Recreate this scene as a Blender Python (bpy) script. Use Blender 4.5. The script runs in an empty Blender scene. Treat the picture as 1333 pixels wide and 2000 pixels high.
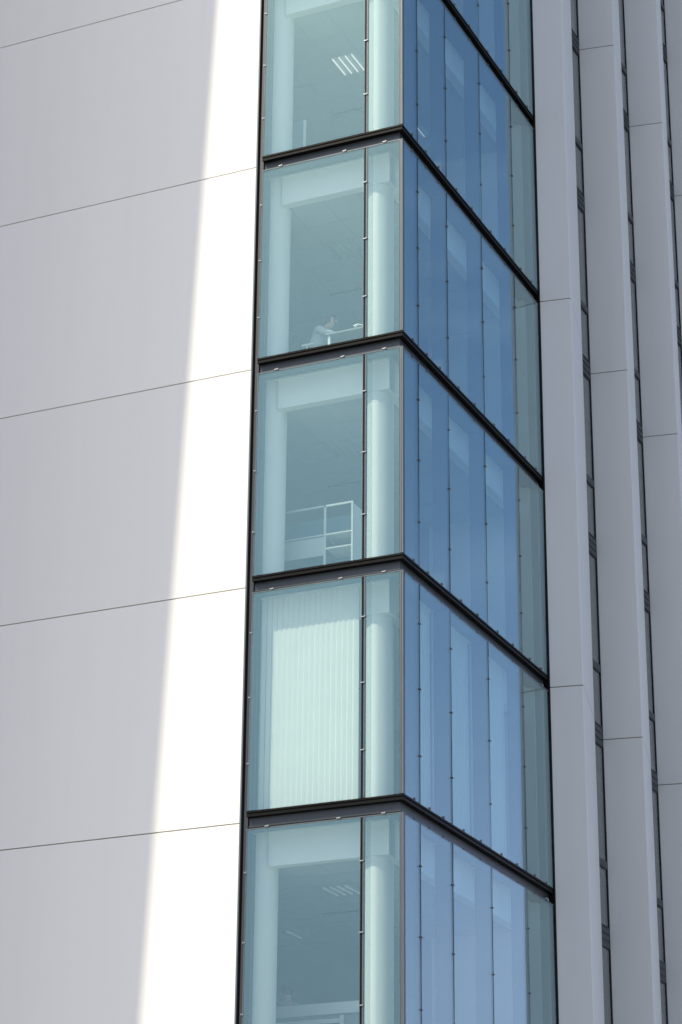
import bpy, bmesh, math, random
from mathutils import Vector, Matrix
R = math.radians
random.seed(4)
S = bpy.context.scene
C = S.collection

# ---------------------------------------------------------------- camera
cam_d = bpy.data.cameras.new('camera')
cam = bpy.data.objects.new('camera', cam_d); C.objects.link(cam); S.camera = cam
yaw, pitch, roll = 0.432439, 0.38996, 0.0091189
GZ = 21.4                                   # height of the reference ledge above the ground
fw = Vector((-math.sin(yaw)*math.cos(pitch), math.cos(yaw)*math.cos(pitch), math.sin(pitch)))
rt = Vector((math.cos(yaw), math.sin(yaw), 0)); up = rt.cross(fw)
r2 = rt*math.cos(roll)+up*math.sin(roll); u2 = -rt*math.sin(roll)+up*math.cos(roll)
m = Matrix((r2, u2, -fw)).transposed().to_4x4(); m.translation = Vector((12.7111, -29.6617, -19.81937+GZ))
cam.matrix_world = m
cam_d.sensor_fit = 'HORIZONTAL'; cam_d.sensor_width = 36; cam_d.lens = 4664.76/1333*36
cam_d.clip_start = 0.5; cam_d.clip_end = 3000

# ---------------------------------------------------------------- light
SUN_AZ, SUN_EL = R(34), R(53.8)             # azimuth measured from -Y towards -X
W = bpy.data.worlds.new('World'); S.world = W; W.use_nodes = True
nt = W.node_tree; bg = nt.nodes['Background']
sky = nt.nodes.new('ShaderNodeTexSky'); sky.sky_type = 'NISHITA'; sky.sun_disc = False
sky.sun_elevation = SUN_EL; sky.sun_rotation = R(180)+SUN_AZ
sky.air_density = 1.0; sky.dust_density = 2.2; sky.ozone_density = 1.6
# thin wisps of cloud low in the sky
tc = nt.nodes.new('ShaderNodeTexCoord'); mp = nt.nodes.new('ShaderNodeMapping'); mp.inputs['Scale'].default_value = (2.2, 2.2, 9)
nz = nt.nodes.new('ShaderNodeTexNoise'); nz.inputs['Scale'].default_value = 2.6; nz.inputs['Detail'].default_value = 5; nz.inputs['Distortion'].default_value = .6
cr = nt.nodes.new('ShaderNodeValToRGB'); cr.color_ramp.elements[0].position = .52; cr.color_ramp.elements[1].position = .78
cr.color_ramp.elements[1].color = (.09, .09, .09, 1)
mx = nt.nodes.new('ShaderNodeMixRGB'); mx.inputs['Color2'].default_value = (7.5, 8.2, 9.5, 1)
L = nt.links.new
L(tc.outputs['Generated'], mp.inputs['Vector']); L(mp.outputs[0], nz.inputs['Vector']); L(nz.outputs['Fac'], cr.inputs[0])
L(cr.outputs[0], mx.inputs['Fac']); L(sky.outputs[0], mx.inputs['Color1']); 
# lavender haze towards the horizon
sx = nt.nodes.new('ShaderNodeSeparateXYZ'); L(tc.outputs['Generated'], sx.inputs[0])
hr = nt.nodes.new('ShaderNodeMapRange'); hr.interpolation_type = 'SMOOTHSTEP'
hr.inputs['From Min'].default_value = .10; hr.inputs['From Max'].default_value = .42; hr.inputs['To Min'].default_value = .55; hr.inputs['To Max'].default_value = 0
L(sx.outputs['Z'], hr.inputs['Value'])
hz = nt.nodes.new('ShaderNodeMixRGB'); hz.inputs['Color2'].default_value = (4.0, 3.75, 5.5, 1)
L(hr.outputs[0], hz.inputs['Fac']); L(mx.outputs[0], hz.inputs['Color1']); L(hz.outputs[0], bg.inputs['Color'])
bg.inputs['Strength'].default_value = 0.12
sd = bpy.data.lights.new('sun', 'SUN'); sd.energy = 3.3; sd.angle = R(.6); sd.color = (1, .925, .74)
sun = bpy.data.objects.new('sun', sd); C.objects.link(sun)
sv = Vector((-math.sin(SUN_AZ)*math.cos(SUN_EL), -math.cos(SUN_AZ)*math.cos(SUN_EL), math.sin(SUN_EL)))
sun.rotation_euler = sv.to_track_quat('Z', 'Y').to_euler(); sun.location = (0, 0, 60)
S.view_settings.view_transform = 'Standard'; S.view_settings.look = 'None'; S.view_settings.gamma = 1
S.view_settings.exposure = 0.66
S.cycles.max_bounces = 14; S.cycles.transparent_max_bounces = 24; S.cycles.glossy_bounces = 5; S.cycles.transmission_bounces = 6
S.cycles.sample_clamp_indirect = 6

# ---------------------------------------------------------------- materials
def mat(name, col, rough=.6, metal=0, var=.03, scale=3, bump=0, bscale=40, spec=.5, emit=None, streak=False, coat=0):
    M = bpy.data.materials.new(name); M.use_nodes = True; t = M.node_tree; b = t.nodes['Principled BSDF']
    b.inputs['Roughness'].default_value = rough; b.inputs['Metallic'].default_value = metal
    b.inputs['Specular IOR Level'].default_value = spec; b.inputs['Coat Weight'].default_value = coat; b.inputs['Coat Roughness'].default_value = .08
    co = t.nodes.new('ShaderNodeTexCoord'); n = t.nodes.new('ShaderNodeTexNoise'); n.inputs['Scale'].default_value = scale; n.inputs['Detail'].default_value = 6
    src = co.outputs['Object']
    if streak:
        mp = t.nodes.new('ShaderNodeMapping'); mp.inputs['Scale'].default_value = (1, 1, .12); t.links.new(src, mp.inputs['Vector']); src = mp.outputs[0]
    t.links.new(src, n.inputs['Vector'])
    r = t.nodes.new('ShaderNodeMapRange'); r.inputs['From Min'].default_value = .3; r.inputs['From Max'].default_value = .7
    r.inputs['To Min'].default_value = 1-var; r.inputs['To Max'].default_value = 1+var
    t.links.new(n.outputs['Fac'], r.inputs['Value'])
    if streak:                                # faint dirt runs and a small tone shift from panel to panel
        oi = t.nodes.new('ShaderNodeObjectInfo'); r3 = t.nodes.new('ShaderNodeMapRange'); r3.inputs['To Min'].default_value = .978; r3.inputs['To Max'].default_value = 1.012
        t.links.new(oi.outputs['Random'], r3.inputs['Value'])
        m3 = t.nodes.new('ShaderNodeMapping'); m3.inputs['Scale'].default_value = (4, 4, .25); t.links.new(co.outputs['Object'], m3.inputs['Vector'])
        n3 = t.nodes.new('ShaderNodeTexNoise'); n3.inputs['Scale'].default_value = 1; n3.inputs['Detail'].default_value = 5; t.links.new(m3.outputs[0], n3.inputs['Vector'])
        r4 = t.nodes.new('ShaderNodeMapRange'); r4.inputs['From Min'].default_value = .5; r4.inputs['From Max'].default_value = .75; r4.inputs['To Min'].default_value = 1; r4.inputs['To Max'].default_value = .982
        t.links.new(n3.outputs['Fac'], r4.inputs['Value'])
        p1 = t.nodes.new('ShaderNodeMath'); p1.operation = 'MULTIPLY'; t.links.new(r3.outputs[0], p1.inputs[0]); t.links.new(r4.outputs[0], p1.inputs[1])
        p2 = t.nodes.new('ShaderNodeMath'); p2.operation = 'MULTIPLY'; t.links.new(p1.outputs[0], p2.inputs[0]); t.links.new(r.outputs[0], p2.inputs[1])
        r = p2
    mu = t.nodes.new('ShaderNodeVectorMath'); mu.operation = 'SCALE'; mu.inputs[0].default_value = col[:3]
    t.links.new(r.outputs[0], mu.inputs['Scale']); t.links.new(mu.outputs[0], b.inputs['Base Color'])
    if bump:
        n2 = t.nodes.new('ShaderNodeTexNoise'); n2.inputs['Scale'].default_value = bscale; n2.inputs['Detail'].default_value = 3
        t.links.new(co.outputs['Object'], n2.inputs['Vector'])
        bp = t.nodes.new('ShaderNodeBump'); bp.inputs['Strength'].default_value = bump; bp.inputs['Distance'].default_value = .01
        t.links.new(n2.outputs['Fac'], bp.inputs['Height']); t.links.new(bp.outputs[0], b.inputs['Normal'])
    if emit:
        b.inputs['Emission Color'].default_value = (*emit[0], 1); b.inputs['Emission Strength'].default_value = emit[1]
    return M

def glass(name, tint, a=.085, b=.75, wav=.02, rcol=(1, 1, 1)):
    M = bpy.data.materials.new(name); M.use_nodes = True; t = M.node_tree
    for n in list(t.nodes):
        if n.type == 'BSDF_PRINCIPLED': t.nodes.remove(n)
    out = [n for n in t.nodes if n.type == 'OUTPUT_MATERIAL'][0]
    g = t.nodes.new('ShaderNodeNewGeometry')
    d = t.nodes.new('ShaderNodeVectorMath'); d.operation = 'DOT_PRODUCT'
    t.links.new(g.outputs['Incoming'], d.inputs[0]); t.links.new(g.outputs['Normal'], d.inputs[1])
    def ma(op, x, y=None):
        n = t.nodes.new('ShaderNodeMath'); n.operation = op
        for i, v in enumerate((x, y)):
            if v is None: continue
            if isinstance(v, (int, float)): n.inputs[i].default_value = v
            else: t.links.new(v, n.inputs[i])
        return n.outputs[0]
    f = ma('ADD', ma('MULTIPLY', ma('POWER', ma('SUBTRACT', 1, ma('ABSOLUTE', d.outputs['Value'])), 3), b), a)
    tr = t.nodes.new('ShaderNodeBsdfTransparent'); tr.inputs[0].default_value = (*tint, 1)
    gl = t.nodes.new('ShaderNodeBsdfGlossy'); gl.inputs['Roughness'].default_value = 0.0; gl.inputs['Color'].default_value = (*rcol, 1)
    if wav:
        co = t.nodes.new('ShaderNodeTexCoord'); n2 = t.nodes.new('ShaderNodeTexNoise'); n2.inputs['Scale'].default_value = .9; n2.inputs['Detail'].default_value = 1
        t.links.new(co.outputs['Object'], n2.inputs['Vector'])
        bp = t.nodes.new('ShaderNodeBump'); bp.inputs['Strength'].default_value = wav; bp.inputs['Distance'].default_value = .05
        t.links.new(n2.outputs['Fac'], bp.inputs['Height']); t.links.new(bp.outputs[0], gl.inputs['Normal'])
    mi = t.nodes.new('ShaderNodeMixShader'); t.links.new(f, mi.inputs[0]); t.links.new(tr.outputs[0], mi.inputs[1]); t.links.new(gl.outputs[0], mi.inputs[2])
    t.links.new(mi.outputs[0], out.inputs['Surface'])
    return M

def fin_glass(name, tint, diff, f):
    M = bpy.data.materials.new(name); M.use_nodes = True; t = M.node_tree
    b = t.nodes['Principled BSDF']; b.inputs['Base Color'].default_value = (*diff, 1); b.inputs['Roughness'].default_value = .3
    out = [n for n in t.nodes if n.type == 'OUTPUT_MATERIAL'][0]
    tr = t.nodes.new('ShaderNodeBsdfTransparent'); tr.inputs[0].default_value = (*tint, 1)
    mi = t.nodes.new('ShaderNodeMixShader'); mi.inputs[0].default_value = f
    t.links.new(tr.outputs[0], mi.inputs[1]); t.links.new(b.outputs[0], mi.inputs[2]); t.links.new(mi.outputs[0], out.inputs['Surface'])
    return M

WHITE = mat('white_cladding', (.79, .782, .742), .55, var=.012, scale=.5, bump=.05, bscale=60, streak=True)
GREYW = mat('pale_grey_cladding', (.60, .625, .615), .42, var=.02, scale=.7, bump=.04, bscale=60, streak=True, coat=.05)
SEAM = mat('joint_backing', (.24, .21, .20), .9)
DARK = mat('black_frame', (.004, .004, .0045), .5, var=.1, spec=.12)
GREYF = mat('charcoal_metal', (.040, .050, .058), .4, metal=.2, var=.06)
ALU = mat('aluminium_trim', (.105, .125, .138), .45, metal=.3, var=.05)
BOLT = mat('steel_clip', (.33, .33, .33), .4, metal=.7)
BOLTD = mat('dark_clip', (.10, .085, .085), .4, metal=.4)
GLS = glass('facade_glass', (.920, .955, .943), a=.118, b=.6, rcol=(.64, .97, .94))
GLS_B = glass('side_glass', (.80, .90, .92), a=.125, b=.70, rcol=(.78, .96, 1.0))
GLS_S = glass('slot_glass', (.75, .82, .84), a=.12, b=.6)
FING = fin_glass('glass_fin', (.95, .98, .97), (.10, .18, .20), .16)
FINB = mat('inner_frame', (.07, .10, .12), .5)
INW = mat('interior_white', (.85, .85, .82), .7, var=.01)
CEIL = mat('ceiling_tiles', (.52, .53, .53), .8, var=.02)
INWALL = mat('interior_wall', (.34, .35, .36), .8, var=.03)
JOINT = mat('tile_joint', (.38, .39, .39), .9)
FLOORM = mat('carpet', (.16, .17, .18), .95, var=.1)
BLIND = mat('blind_fabric', (.76, .76, .72), .8, var=.02)
CONC = mat('paving', (.34, .33, .31), .9, var=.1, scale=1.5, bump=.2)
SKIN = mat('skin', (.55, .36, .27), .55)
SHIRT = mat('white_cotton', (.48, .50, .52), .9)
HAIR = mat('dark_hair', (.02, .016, .014), .6)
TROUS = mat('dark_trousers', (.03, .035, .05), .9)
DESK = mat('desk_laminate', (.30, .30, .29), .5)
CHAIRM = mat('chair_fabric', (.04, .045, .055), .9)
PANELB = mat('screen_fabric', (.12, .19, .24), .9)
WPAINT = mat('white_steel', (.82, .83, .83), .45)
WPAINT2 = mat('grey_white_steel', (.55, .57, .57), .5)
TUBE_ON = mat('lit_tube', (.9, .9, .88), .5, emit=((1, .97, .9), .38))
TUBE_DIM = mat('faint_tube', (.8, .8, .78), .5, emit=((1, .97, .9), .03))
TUBE_OFF = mat('light_louvre', (.6, .6, .6), .4, metal=.4)

# ---------------------------------------------------------------- mesh helpers
def bx(bm, x0, x1, y0, y1, z0, z1):
    vs = [bm.verts.new(p) for p in ((x0,y0,z0),(x1,y0,z0),(x1,y1,z0),(x0,y1,z0),(x0,y0,z1),(x1,y0,z1),(x1,y1,z1),(x0,y1,z1))]
    for f in ((0,3,2,1),(4,5,6,7),(0,1,5,4),(1,2,6,5),(2,3,7,6),(3,0,4,7)): bm.faces.new([vs[i] for i in f])
def prism(bm, pts, z0, z1, pts1=None):
    pts1 = pts1 or pts
    a = [bm.verts.new((x, y, z0)) for x, y in pts]; b = [bm.verts.new((x, y, z1)) for x, y in pts1]
    n = len(pts)
    bm.faces.new(a[::-1]); bm.faces.new(b)
    for i in range(n): bm.faces.new((a[i], a[(i+1) % n], b[(i+1) % n], b[i]))
def cyl(bm, p0, p1, r0, r1=None, n=12):
    r1 = r0 if r1 is None else r1
    p0, p1 = Vector(p0), Vector(p1); d = (p1-p0).normalized()
    s = d.cross(Vector((0, 0, 1)));
    if s.length < 1e-3: s = Vector((1, 0, 0))
    s.normalize(); t = d.cross(s)
    a = [bm.verts.new(p0+r0*(math.cos(2*math.pi*i/n)*s+math.sin(2*math.pi*i/n)*t)) for i in range(n)]
    b = [bm.verts.new(p1+r1*(math.cos(2*math.pi*i/n)*s+math.sin(2*math.pi*i/n)*t)) for i in range(n)]
    bm.faces.new(a[::-1]); bm.faces.new(b)
    for i in range(n): bm.faces.new((a[i], a[(i+1) % n], b[(i+1) % n], b[i]))
def obj(name, bm, M, parent=None, smooth=False, bevel=0):
    bmesh.ops.recalc_face_normals(bm, faces=bm.faces)
    me = bpy.data.meshes.new(name); bm.to_mesh(me); bm.free(); me.materials.append(M)
    if smooth:
        for p in me.polygons: p.use_smooth = True
    o = bpy.data.objects.new(name, me); C.objects.link(o)
    if parent: o.parent = parent
    if bevel:
        b = o.modifiers.new('bevel', 'BEVEL'); b.width = bevel; b.segments = 2; b.limit_method = 'ANGLE'
    return o
def box(name, M, parent, *d, bevel=0):
    bm = bmesh.new(); bx(bm, *d); return obj(name, bm, M, parent, bevel=bevel)
def thing(name, label, cat, loc=(0, 0, 0), rz=0, group=None):
    o = bpy.data.objects.new(name, None); C.objects.link(o); o.location = loc; o.rotation_euler = (0, 0, rz)
    o.empty_display_size = .2
    o['label'] = label; o['category'] = cat
    if group: o['group'] = group
    return o
def copy(o, parent, dz=0, dx=0, dy=0):
    c = o.copy(); C.objects.link(c); c.parent = parent
    c.location = (o.location.x+dx, o.location.y+dy, o.location.z+dz)
    for ch in list(o.children):
        k = ch.copy(); C.objects.link(k); k.parent = c
    return c

H = 3.6
LX, LB = -2.405, 6.10                        # left end of the front glazing, far end of the side glazing
MA = [-.60]
MB = [.583, 1.789, 3.348, 4.888]
JS = list(range(-5, 3))                      # storeys: floor of storey j at GZ + j*H
# ---------------------------------------------------------------- ground
g = box('ground', CONC, None, -900, 900, -900, 900, -.3, 0); g['kind'] = 'structure'

# ---------------------------------------------------------------- the building
B = thing('office_building', 'white clad tower with glazed corner bay and pale vertical fins', 'building')

# front white wall: storey-high panels with open joints
wx0 = -14
ks = list(range(-6, 8))
for k in ks:
    z0 = max(.02, GZ-.16+k*H+.008); z1 = GZ-.16+(k+1)*H-.008
    if z1 <= 0: continue
    box('cladding_panel', WHITE, B, wx0, -2.535, 0, .05, z0, z1, bevel=.003)
box('wall_core', SEAM, B, wx0+.02, -2.50, .052, .30, 0, GZ+8*H-.3)
box('edge_trim', ALU, B, -2.533, -2.510, -.012, .2, 0, GZ+3*H-.05)
bm = bmesh.new(); bx(bm, -2.508, -2.478, .05, .2, 0, GZ+3*H-.05); bx(bm, -2.478, -2.418, .03, .2, 0, GZ+3*H-.05)
obj('frame_post', bm, mat('post_metal', (.022, .024, .028), .4), B)
box('shadow_gap', DARK, B, -2.512, -2.4785, .03, .049, 0, GZ+3*H-.05)  # black strip painting in the shade beside the wall edge
box('frame_post', DARK, B, -.10, .045, LB, LB+.055, 0, GZ+3*H-.05)

# upper storeys above the photograph: plain clad volume
for k in range(3, 7):
    bm = bmesh.new(); bx(bm, -2.5, 0, 0, LB+.05, GZ+k*H+.006-.16, GZ+(k+1)*H-.006-.16)
    obj('cladding_panel', bm, WHITE, B)
box('parapet', GREYF, B, wx0, .02, -.02, 24, GZ+7*H-.16, GZ+7*H+.1)

def sweep(prof, x_end=LX-.012, y_end=LB):
    """profile of (outward offset, z) swept along the front then round the corner along the side"""
    bm = bmesh.new(); rows = []
    for (px, py, fx, fy) in ((x_end, 0, 0, -1), (0, 0, 1, -1), (0, y_end, 1, 0)):
        rows.append([bm.verts.new((px+fx*p, py+fy*p, z)) for p, z in prof])
    n = len(prof)
    for a, b in ((0, 1), (1, 2)):
        for i in range(n): bm.faces.new((rows[a][i], rows[a][(i+1) % n], rows[b][(i+1) % n], rows[b][i]))
    bm.faces.new(rows[0]); bm.faces.new(rows[2][::-1])
    return bm
back = -.16
led0 = obj('ledge', sweep([(-.06, -.088), (back, -.088), (back, -.226), (-.046, -.226), (-.046, -.206), (-.06, -.206)]), GREYF, B)
nose = obj('ledge_lip', sweep([(.030, -.004), (back+.01, -.004), (back+.01, -.085), (.022, -.085), (.022, -.046), (.008, -.046), (.008, -.030), (.030, -.030)]), DARK, led0)
gap = obj('shadow_gap', sweep([(-.035, -.229), (back+.01, -.229), (back+.01, -.262), (-.035, -.262)]), DARK, led0)
gtr = obj('glass_trim', sweep([(.030, -.265), (back+.02, -.265), (back+.02, -.279), (.030, -.279)]), ALU, led0)
led0.location.z = GZ+3*H
ledges = [led0]
for j in range(2, -6, -1): ledges.append(copy(led0, B, dz=(j-3)*H))

# clips
def clip_bm(kind):
    bm = bmesh.new()
    if kind == 'A':   bx(bm, -.036, .038, -.040, -.030, -.008, .008); cyl(bm, (.028, -.040, 0), (.028, -.050, 0), .013, .009)
    if kind == 'Ae':  cyl(bm, (0, -.030, 0), (0, -.050, 0), .015, .010); bx(bm, -.012, .026, -.036, -.030, -.009, .009)
    if kind == 'At':  bx(bm, -.045, .022, -.040, -.030, -.012, .004); cyl(bm, (.015, -.040, -.004), (.015, -.052, -.004), .013, .009)
    if kind == 'B':   bx(bm, .029, .040, -.030, .030, -.009, .009); cyl(bm, (.040, -.012, 0), (.048, -.012, 0), .012, .009)
    if kind == 'Bt':  bx(bm, .028, .040, -.02, .02, -.018, .012)
    return bm
def clip_mesh(kind, M):
    bm = clip_bm(kind); bmesh.ops.recalc_face_normals(bm, faces=bm.faces)
    me = bpy.data.meshes.new('clip'); bm.to_mesh(me); bm.free(); me.materials.append(M); return me
CM = {k: clip_mesh(k, M) for k, M in (('A', BOLT), ('Ae', BOLT), ('At', BOLT), ('B', BOLTD), ('Bt', BOLTD))}
def clip(kind, parent, x, y, z):
    o = bpy.data.objects.new('clip', CM[kind]); C.objects.link(o); o.parent = parent; o.location = (x, y, z); return o

GO, GI = .028, .012                          # outer and inner face of the glass (outward offset)
def jit(): return random.uniform(-.003, .003)
xs = [LX, MA[0]-.028, MA[0]+.030, -.030]
ys = [.030, MB[0], MB[1], MB[2], MB[3], LB]
for j in JS:
    z0 = GZ+j*H+.004; z1 = GZ+(j+1)*H-.283; zf = GZ+j*H
    # front panes
    for a, b in ((xs[0]+.006, xs[1]), (xs[2], xs[3])):
        bm = bmesh.new(); bx(bm, a, b, -GO, -GI, z0, z1); p = obj('glass_pane', bm, GLS, B)
        bm = bmesh.new()                      # pale edge gasket round the pane
        bx(bm, a-.007, a-.0005, -GO-.002, -GI, z0, z1); obj('gasket', bm, ALU, p)
        bm = bmesh.new(); bx(bm, b+.0005, b+.007, -GO-.002, -GI, z0, z1); obj('gasket', bm, ALU, p)
    # side panes
    for i in range(5):
        a = ys[i]+.0195 if i else ys[i]+.012; b = ys[i+1]-.012
        bm = bmesh.new(); bx(bm, GI, GO, a, b, z0, z1)
        cx, cy, cz = GO, (a+b)/2, (z0+z1)/2
        rz, ry = jit(), jit()
        for v in bm.verts:
            v.co.x += rz*(v.co.y-cy)+ry*(v.co.z-cz)
        p = obj('glass_pane', bm, GLS_B, B)
    # front joint, with its clips
    bm = bmesh.new(); bx(bm, MA[0]-.018, MA[0]+.010, -.022, -.0108, z0, z1)
    jn = obj('glass_joint', bm, DARK, B)
    box('backing', DARK, jn, MA[0]-.034, MA[0]+.036, -.0105, .008, z0, z1)
    bm = bmesh.new(); bx(bm, MA[0]+.0105, MA[0]+.020, -.026, -.0108, z0, z1); obj('trim', bm, ALU, jn)
    for dz in (2.70, 1.70, .70): clip('A', jn, MA[0], 0, zf+dz)
    ep = box('edge_strip', GREYF, B, LX-.0125, LX+.010, -.0105, .06, z0, z1)
    for dz in (2.70, 1.70, .70): clip('Ae', ep, LX-.008, 0, zf+dz)
    led = ledges[3-(j+1)]
    for x in (-2.07, -.95, -.26): clip('At', led, x, .0, -.248)
    # corner trim
    bm = bmesh.new(); bx(bm, -.017, .002, -.030, -.0, z0, z1); bx(bm, .008, .030, -.030, -.012, z0, z1); bx(bm, .010, .0295, -.012, .020, z0, z1)
    obj('corner_trim', bm, ALU, B)
    box('corner_seal', DARK, B, -.028, .0098, .0005, .028, z0, z1)
    for y in MB:
        bm = bmesh.new(); bx(bm, 0, .022, y-.0115, y+.0185, z0, z1); jn = obj('glass_joint', bm, DARK, B)
        bm = bmesh.new(); bx(bm, .0285, .030, y-.017, y-.0125, z0, z1); obj('trim', bm, GREYF, jn)
        for dz in (2.70, 1.70, .70): clip('B', jn, 0, y, zf+dz)
    for a, b in zip(ys[:-1], ys[1:]):
        for t in ((.28, .72) if b-a > .8 else (.6,)):
            clip('Bt', led, 0, a+(b-a)*t, -.262); clip('Bt', ledges[3-j], 0, a+(b-a)*t, .022)
    # inner structure: glass fins behind every joint, transom, slab
    box('glass_fin', FING, B, MA[0]-.012, MA[0]+.012, .062, .25, z0, z1)
    box('inner_frame', FINB, B, LX-.10, LX-.014, .062, .30, z0, z1)
    for y in MB: box('glass_fin', FINB, B, -.25, -.002, y-.010, y+.010, z0, z1)
    box('inner_frame', FINB, B, -.30, -.002, LB-.03, LB+.02, z0, z1)
    bm = bmesh.new(); bx(bm, LX-.01, -.25, .062, .25, z1+.03, z1+.045); bx(bm, -.25, -.002, .062, LB-.04, z1+.03, z1+.045)
    obj('transom', bm, FINB, B)
    zt = GZ+(j+1)*H
    bm = bmesh.new(); bx(bm, -8, -.162, .162, 20, zf-.18, zf); obj('floor_slab', bm, FLOORM, B)
    # L-shaped downstand beam at the ceiling edge
    bm = bmesh.new(); prism(bm, [(-2.225, .33), (-.345, .33), (-.345, 5.9), (-.50, 5.9), (-.50, .48), (-2.225, .48)], zt-.745, zt-.185)
    obj('beam', bm, INW, B)
    box('rail', INW, B, -2.3, -.36, .30, .322, zt-.262, zt-.235)
    bm = bmesh.new(); bx(bm, -8, -.502, .482, 5.9, zt-.70, zt-.66); ce = obj('ceiling', bm, CEIL, B)
    bm = bmesh.new()                           # tile joints
    for i in range(1, 12): x = -.502-i*.6+.1; bx(bm, x-.004, x+.004, .483, 5.89, zt-.703, zt-.7005)
    for i in range(1, 9): y = .65+i*.6; bx(bm, -7.9, -.51, y-.004, y+.004, zt-.7062, zt-.7035)
    obj('tile_joints', bm, JOINT, ce)
    box('slot_diffuser', DARK, ce, -2.85, -2.25, 3.50, 3.54, zt-.716, zt-.708)
    bm = bmesh.new(); cyl(bm, (-2.435, .56, zf+.001), (-2.435, .56, zt-.181), .235, n=64); pc = obj('column', bm, INW, B, smooth=True); pc.modifiers.new('edge', 'EDGE_SPLIT').split_angle = R(40)
    bm = bmesh.new(); cyl(bm, (-.61, .56, zf+.001), (-.61, .56, zt-.7455), .22, n=64)
    co = obj('column', bm, INW, B, smooth=True)
    co.modifiers.new('edge', 'EDGE_SPLIT').split_angle = R(40)
    box('interior_wall', INWALL, B, -8, -.02, 5.9, 6.0, zf+.001, zt-.185)
    box('wall_end', INW, B, -2, -.14, 5.86, 5.895, zf+.001, zt-.19)
    box('inner_frame', FINB, B, -.045, -.030, .062, .565, z0, z1)
    box('interior_wall', INWALL, B, -8.1, -8.0, .31, 6.0, zf+.001, zt-.185)
box('rear_wall', WHITE, B, wx0, -.3, 24, 24.3, 0, GZ+7*H)
box('side_wall', WHITE, B, wx0-.3, wx0, 0, 24.3, 0, GZ+7*H)
box('roof', GREYW, B, wx0-.28, -.02, .02, 24.2, GZ+7*H-.5, GZ+7*H-.2)

# fins and slot windows on the side
P, th, ph, w, s = 3.188, .163, .236, .566, 1.936
XS = -.11
def fin_pts(i, inset=0):
    y1 = LB+.058 if i == 0 else 6.137+i*P-.024
    base = 6.137+i*P
    x1 = .038
    tip = (x1+w*math.cos(th), base+w*math.sin(th))
    by = tip[1]-(tip[0]-XS)*math.tan(th)
    rr = (tip[0]-s*math.sin(ph), tip[1]+s*math.cos(ph))
    c = .012
    d1 = (-math.cos(th), -math.sin(th)); d2 = (-math.sin(ph), math.cos(ph))
    pts = [(XS-.02, by), (tip[0]+d1[0]*c, tip[1]+d1[1]*c), (tip[0]+d2[0]*c, tip[1]+d2[1]*c), rr, (XS-.02, rr[1]+.0)]
    if i == 0: pts[0] = (.048, tip[1]-(tip[0]-.048)*math.tan(th))
    if inset:
        cx = sum(p[0] for p in pts)/5; cy = sum(p[1] for p in pts)/5
        pts = [(cx+(x-cx)*(1-inset*1.6), cy+(y-cy)*(1-inset*.6)) for x, y in pts]
    return pts
for i in range(6):
    bm = bmesh.new(); prism(bm, fin_pts(i, .035), .01, GZ+3*7.2-.5); fin = obj('facade_fin', bm, SEAM, B)
    for k in range(-3, 3):
        z0 = max(.03, GZ-.2+k*7.2+.009); z1 = GZ-.2+(k+1)*7.2-.009
        bm = bmesh.new(); prism(bm, fin_pts(i), z0, z1); obj('fin_panel', bm, GREYW, fin)
    # slot window up to the next fin
    pts = fin_pts(i); ya = pts[3][1]; yb = fin_pts(i+1)[0][1]
    win = box('slot_window', DARK, B, XS-.06, XS+.012, yb-.05, yb-.004, 0, GZ+3*7.2-.5)
    box('window_frame', GREYF, win, XS-.06, XS+.010, ya+.002, ya+.06, 0, GZ+3*7.2-.5)
    box('pane', GLS_S, win, XS-.012, XS, ya+.062, yb-.052, 0, GZ+3*7.2-.5)
    box('back_panel', INWALL, win, XS-.5, XS-.42, ya, yb, 0, GZ+3*7.2-.5)
    for j in range(-6, 6):
        zf = GZ+j*H
        if zf < .5: continue
        bm = bmesh.new(); bx(bm, XS-.03, XS+.016, ya+.062, yb-.052, zf-.37, zf+.01)
        for q in (-.36, -.24, -.12, 0): bx(bm, XS+.0165, XS+.030, ya+.062, yb-.052, zf+q-.006, zf+q+.006)
        obj('floor_band', bm, GREYF, win)
        bm = bmesh.new(); bx(bm, XS-.03, XS+.018, ya+.062, yb-.052, zf+1.03, zf+1.17); bx(bm, XS+.0185, XS+.030, ya+.062, yb-.052, zf+1.03, zf+1.045)
        obj('transom', bm, GREYF, win)

# ---------------------------------------------------------------- things in the rooms
def troffer(name, label, x, y, z, on, w=.45, l=.6, us=None):
    t = thing(name, label, 'ceiling light', (x, y, z), 0, 'ceiling lights in the rooms')
    bm = bmesh.new()
    for a, b, c, d in ((-w/2, w/2, -l/2, -l/2+.02), (-w/2, w/2, l/2-.02, l/2), (-w/2, -w/2+.02, -l/2+.021, l/2-.021), (w/2-.02, w/2, -l/2+.021, l/2-.021)): bx(bm, a, b, c, d, -.022, -.010)
    obj('frame', bm, TUBE_OFF, t)
    for k, u in enumerate(us or (-w/2+.045, -.06, .06, w/2-.045)):
        bm = bmesh.new(); bx(bm, u-.007, u+.007, -l/2+.03, l/2-.03, -.04, -.014)
        obj('tube', bm, (TUBE_OFF, TUBE_DIM, TUBE_ON)[int(on)], t, bevel=.004)
for j, on, lab in ((0, 2, 'lit ceiling light of four bright tubes in the top room'),
                   (-1, False, 'dim ceiling light above the seated person'),
                   (-2, False, 'dim ceiling light above the white shelving frame'),
                   (-4, 1, 'ceiling light with glinting tubes in the bottom room, nearest the glass')):
    troffer('ceiling_light', lab, -1.905, 2.14, GZ+(j+1)*H-.70, on)
troffer('ceiling_light', 'ceiling light deeper inside the bottom room, by the left pier', -3.95, 4.6, GZ-3*H-.70, 1, us=(.08,))
troffer('ceiling_light', 'short bright ceiling light behind the blue side glass of the top room', -1.62, 4.66, GZ+H-.70, 2, w=.16, l=.42, us=(0,))

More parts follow.
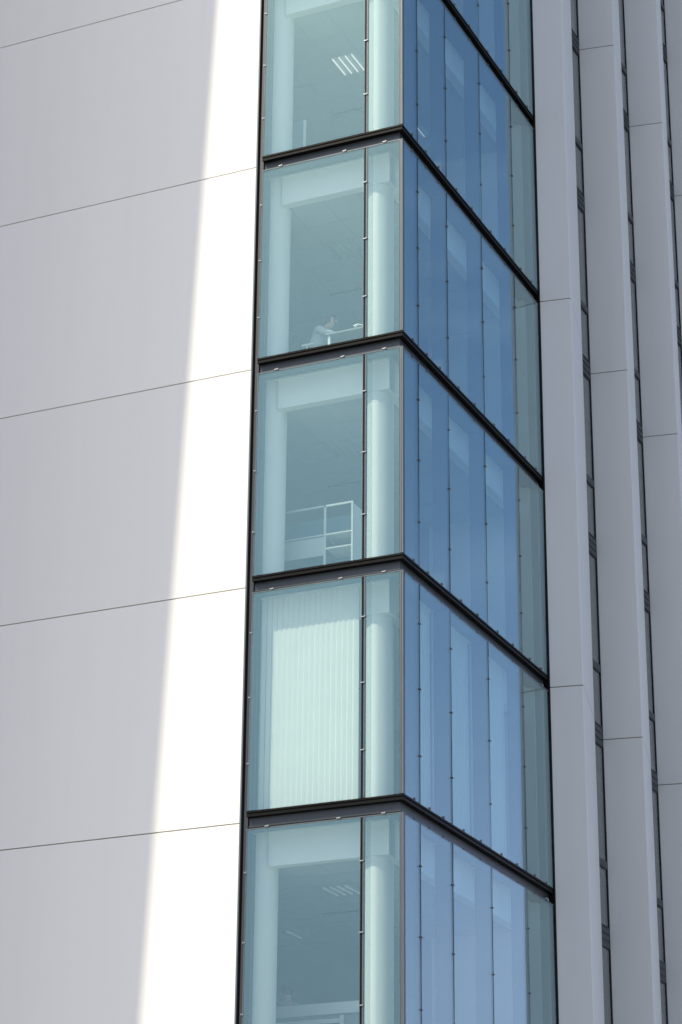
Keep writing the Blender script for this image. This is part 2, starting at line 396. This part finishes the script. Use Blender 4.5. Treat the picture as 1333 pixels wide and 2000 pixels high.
def blind(label, x, y, rz, width, z0, z1, step=.088):
    t = thing('vertical_blind', label, 'blind', (x, y, z0), rz, 'closed vertical blinds on the fourth row')
    h = z1-z0
    box('headrail', WPAINT, t, 0, width, -.02, .03, h-.04, h)
    bm = bmesh.new(); n = int(width/step)
    for i in range(n):
        cx = (i+.5)*step; a = R(random.uniform(15, 16)); hw = .051
        dx, dy = hw*math.cos(a), hw*math.sin(a)
        # each slat slightly cupped, one edge folded to catch the sun as bright lines
        us = (-1, -.56, -.4, 0, .4, .8, 1); cup = lambda u: -.003*(1-u*u)+(.020 if u < -.99 else 0)
        pts = [(cx+u*dx, u*dy+cup(u)) for u in us]+[(cx+u*dx, u*dy+cup(u)+.0015) for u in us[::-1]]
        zb = random.uniform(.015, .02); sl = random.uniform(-.004, .004)
        prism(bm, [(p+sl, q) for p, q in pts], zb, h-.045, pts)
    obj('slats', bm, BLIND, t)
zb0, zb1 = GZ-3*H+.05, GZ-2*H-.24
blind('white vertical blinds half in sunlight behind the wide front pane', -2.40, .285, 0, 1.62, zb0, zb1)
for k, (a, b, lab) in enumerate(((MB[0], MB[1], 'pale blinds behind the narrow blue side pane nearest the corner'),
                      (MB[1], MB[2], 'pale blinds behind the middle blue side pane'),
                      (MB[2], MB[3], 'pale blinds behind the farthest blue side pane'))):
    blind(lab, -.285, a+.02, R(90), b-a-.04, zb0, zb1)

# white shelving frame, third row
zf = GZ-2*H
t = thing('shelving_unit', 'white framed open shelving standing behind the front pane above the blinds', 'shelves', (-1.24, 1.0, zf))
bm = bmesh.new()
for x in (-.03, -.49, -1.55): bx(bm, x, x+.03, 0, .03, 0, 1.42)
bx(bm, -1.52, -.031, 0, .03, 1.39, 1.42); 
obj('frame', bm, WPAINT2, t)
for x0, x1, z in ((-1.52, -.491, .92), (-.459, -.031, .92), (-.459, -.031, .69), (-1.52, -.491, .35), (-.459, -.031, .35)):
    box('shelf', WPAINT2, t, x0, x1, 0.002, .42, z, z+.022)
box('side_panel', INW, t, -.022, -.006, .031, .419, .02, 1.389)
box('back_panel', PANELB, t, -1.52, -.031, .425, .44, .02, 1.389)
box('drawer_front', mat('pale_drawer', (.5, .55, .55), .6), t, -1.515, -.495, .01, .03, .60, .90)

# top room: partition screen with a bright edge
zf = GZ
t = thing('partition_screen', 'low dark screen with one bright vertical edge in the top room', 'screen', (-2.16, 1.0, zf))
box('panel', PANELB, t, -.9, -.026, 0, .04, .05, 1.2)
box('edge', WPAINT, t, -.025, 0, -.003, .043, .05, 1.2)
for x in (-.8, -.12): box('foot', GREYF, t, x, x+.05, -.15, .19, 0, .049)

# bottom room: white cabinet with thick top
zf = GZ-4*H
t = thing('low_cabinet', 'long white cabinet with thick top at the bottom of the photo', 'cabinet', (-1.45, 2.0, zf))
box('top', WPAINT, t, -1.7, .1, -.02, .48, 1.025, 1.19)
box('carcass', INWALL, t, -1.66, .05, .06, .45, .05, 1.02)
bm = bmesh.new(); bx(bm, -1.66, -.40, .0, .03, .90, .96); bx(bm, -.399, -.34, -.003, .033, .04, 1.0); bx(bm, -1.70, -1.661, 0, .03, .04, 1.0)
obj('frame', bm, WPAINT, t)
for x in (-1.6, -.05): box('leg', GREYF, t, x, x+.05, .1, .15, 0, .05)

# desk, lamp, chair and the seated person, second row
zf = GZ-H
t = thing('desk', 'pale desk with thin top in front of the seated person', 'desk', (-1.72, .95, zf))
box('desktop', DESK, t, 0, 1.0, 0, .7, .71, .735, bevel=.004)
for x, y in ((.03, .03), (.93, .03), (.03, .63), (.93, .63)): box('leg', WPAINT, t, x, x+.04, y, y+.04, 0, .709)
t = thing('desk_lamp', 'small bent white lamp at the right end of the desk', 'lamp', (-1.18, 1.15, zf+.736))
bm = bmesh.new(); cyl(bm, (0, 0, 0), (0, 0, .015), .06, n=20); obj('base', bm, WPAINT, t)
bm = bmesh.new(); cyl(bm, (0, 0, .015), (.03, 0, .13), .008); cyl(bm, (.03, 0, .13), (-.06, 0, .16), .008); obj('arm', bm, WPAINT, t)
bm = bmesh.new(); cyl(bm, (-.05, 0, .162), (-.13, 0, .135), .016, .028, n=16); obj('shade', bm, WPAINT, t)
t = thing('office_chair', 'dark office chair carrying the seated person', 'chair', (-2.08, 1.25, zf))
box('seat', CHAIRM, t, -.22, .24, -.23, .23, .43, .48, bevel=.02)
box('backrest', CHAIRM, t, -.27, -.225, -.2, .2, .52, .9, bevel=.015)
bm = bmesh.new(); cyl(bm, (0, 0, .08), (0, 0, .43), .025); obj('stem', bm, GREYF, t)
for k in range(5):
    a = k*2*math.pi/5; bm = bmesh.new(); cyl(bm, (0, 0, .10), (.28*math.cos(a), .28*math.sin(a), .06), .02, .014); o = obj('leg', bm, GREYF, t)
    bm = bmesh.new(); cyl(bm, (.28*math.cos(a), .28*math.sin(a)-.012, .028), (.28*math.cos(a), .28*math.sin(a)+.012, .028), .027); obj('castor', bm, GREYF, o)
bm = bmesh.new(); cyl(bm, (.02, -.26, .46), (.02, -.26, .60), .012); bx(bm, -.06, .14, -.29, -.22, .60, .63); obj('armrest', bm, WPAINT, t)

def skin_obj(name, verts, edges, radii, M, parent, root=0, sub=2):
    me = bpy.data.meshes.new(name); me.from_pydata(verts, edges, []); me.materials.append(M)
    o = bpy.data.objects.new(name, me); C.objects.link(o); o.parent = parent
    sk = o.modifiers.new('skin', 'SKIN'); sk.use_smooth_shade = True
    if not me.skin_vertices: me.skin_vertices.new()
    for i, r in enumerate(radii):
        r = r if isinstance(r, tuple) else (r, r)
        me.skin_vertices[0].data[i].radius = r
    me.skin_vertices[0].data[root].use_root = True
    ss = o.modifiers.new('sub', 'SUBSURF'); ss.levels = sub; ss.render_levels = sub
    return o
def person(label, loc, rz, sit, shirt=SHIRT):
    """figure facing +X; joints laid out as connected edges"""
    t = thing('person', label, 'person', loc, rz)
    if sit:
        pel = (0, 0, .52); chest = (.14, 0, .80); sh = (.20, 0, .93); neck = (.25, 0, .985); hd = (.32, 0, 1.07); top = (.33, 0, 1.19)
        knee = lambda q: (.44, q*.12, .50); ank = lambda q: (.42, q*.12, .09); toe = lambda q: (.58, q*.13, .04)
        elb = lambda q: (.30, q*.25, .80); wr = lambda q: (.50, q*.14, .775)
    else:
        pel = (0, 0, .93); chest = (0, 0, 1.22); sh = (-.01, 0, 1.40); neck = (.0, 0, 1.47); hd = (.02, 0, 1.57); top = (.02, 0, 1.70)
        knee = lambda q: (.02, q*.10, .50); ank = lambda q: (0, q*.11, .09); toe = lambda q: (.16, q*.12, .04)
        elb = lambda q: (-.02, q*.25, 1.12); wr = lambda q: (.08, q*.24, .88)
    V = [pel, chest, sh, neck, hd, top]; Rd = [.125, (.13, .11), .085, .052, .078, .062]; E = [(0, 1), (1, 2), (2, 3), (3, 4), (4, 5)]
    for q in (-1, 1):
        n = len(V); s0 = (sh[0], q*.17, sh[2]-.03)
        V += [s0, elb(q), wr(q)]; Rd += [.055, .042, .028]; E += [(2, n), (n, n+1), (n+1, n+2)]
        d = (Vector(wr(q))-Vector(elb(q))).normalized()
        side = Vector((0, -q, 0)); side = (side-d*side.dot(d)).normalized(); w_ = Vector(wr(q))
        pm = w_+d*.06; V.append(tuple(pm)); Rd.append((.034, .02)); E.append((n+2, n+3))
        for k, ln in enumerate((.065, .078, .072, .055)):
            b0 = len(V); st = pm+d*.03+side*(.027-.018*k); V += [tuple(st), tuple(st+d*ln*.55), tuple(st+d*ln*.95+Vector((0, 0, -.02)))]
            Rd += [.0095, .0085, .0075]; E += [(n+3, b0), (b0, b0+1), (b0+1, b0+2)]
        b0 = len(V); V += [tuple(w_+d*.04+side*.035), tuple(w_+d*.075+side*.055)]; Rd += [.011, .009]; E += [(n+3, b0), (b0, b0+1)]
        n = len(V); hp = (pel[0]+(.06 if sit else 0), q*.10, pel[2]-.03)
        V += [hp, knee(q), ank(q), toe(q)]; Rd += [.085, .06, .042, (.042, .03)]; E += [(0, n), (n, n+1), (n+1, n+2), (n+2, n+3)]
    skin_obj('body', V, E, Rd, SKIN, t)
    # shirt
    V = [(pel[0], 0, pel[2]+.05), chest, sh]; Rd = [(.155, .14), (.165, .15), (.12, .10)]; E = [(0, 1), (1, 2)]
    for q in (-1, 1):
        n = len(V); s0 = (sh[0], q*.17, sh[2]-.03); e = Vector(elb(q)); w_ = Vector(wr(q))
        V += [s0, tuple(e), tuple(e.lerp(w_, .8))]; Rd += [.078, .060, .045]; E += [(2, n), (n, n+1), (n+1, n+2)]
    skin_obj('shirt', V, E, Rd, shirt, t)
    V = [(pel[0], 0, pel[2]-.01)]; Rd = [(.15, .13)]; E = []
    for q in (-1, 1):
        n = len(V); V += [(pel[0]+(.06 if sit else 0), q*.10, pel[2]-.03), knee(q), tuple(Vector(ank(q))+Vector((0, 0, .03)))]
        Rd += [.10, .078, .062]; E += [(0, n), (n, n+1), (n+1, n+2)]
    skin_obj('trousers', V, E, Rd, TROUS, t)
    # hair cap and face details
    c = Vector(hd)+Vector((-.012, 0, .05)); bm = bmesh.new()
    bmesh.ops.create_uvsphere(bm, u_segments=20, v_segments=14, radius=1)
    for v in list(bm.verts):
        if v.co.x > .45 and v.co.z < .45 or v.co.z < -.65: bm.verts.remove(v)
    for v in bm.verts: v.co = Vector((v.co.x*.105, v.co.y*.088, v.co.z*.112))*(1+random.uniform(-.02, .02))+c
    obj('hair', bm, HAIR, t, smooth=True)
    bm = bmesh.new(); cyl(bm, Vector(hd)+Vector((.07, 0, .04)), Vector(hd)+Vector((.105, 0, .0)), .008, .016); obj('nose', bm, SKIN, t, smooth=True)
    for q in (-1, 1):
        bm = bmesh.new(); bmesh.ops.create_uvsphere(bm, u_segments=8, v_segments=6, radius=.011)
        for v in bm.verts: v.co += Vector(hd)+Vector((.072, q*.03, .045))
        obj('eye', bm, HAIR, t)
    bm = bmesh.new(); bx(bm, hd[0]+.07, hd[0]+.082, -.022, .022, hd[2]-.035, hd[2]-.028); obj('mouth', bm, mat('lips', (.35, .12, .1), .5), t)
    return t
person('person in a white shirt seated and leaning over the desk', (-2.08, 1.25, GZ-H), 0, True)
person('dim standing person in grey deep in the bottom room', (-3.05, 2.7, GZ-4*H-.05), R(100), False, shirt=mat('grey_jumper', (.30, .28, .28), .9))
# ---------------------------------------------------------------- unseen tower added left of the frame to cast the slanting shadow
N = thing('shadow_caster', 'unseen leaning tower added outside the frame to cast the slanting shadow', 'building', (-10, -8.7, 0))
Y0 = 8.7; tz = math.tan(SUN_EL)/math.cos(SUN_AZ)
def xe(z):                                   # z above ground
    zw = z-GZ-Y0*tz
    return -3.31-.0418*(3.24-zw)-Y0*math.tan(SUN_AZ)+10
def npoly(z, i=0): return [(xe(z)-i, 0+i*0), (xe(z)-7, -7.3), (xe(z)-15, -7.3), (xe(z)-15, 0)]
for k in range(13):
    z0, z1 = k*3.4, (k+1)*3.4-.02
    bm = bmesh.new(); prism(bm, npoly(z0), z0+.001, z1, npoly(z1)); f = obj('storey', bm, GREYW, N)
    if k < 12:
        for q in range(4):
            bm = bmesh.new(); x = xe(z0)-3.6-q*2.9; bx(bm, x, x+1.5, -.01, .02, z0+1.0, z0+2.6); obj('window', bm, DARK, f)  # made-up windows dressing the added shadow-casting tower
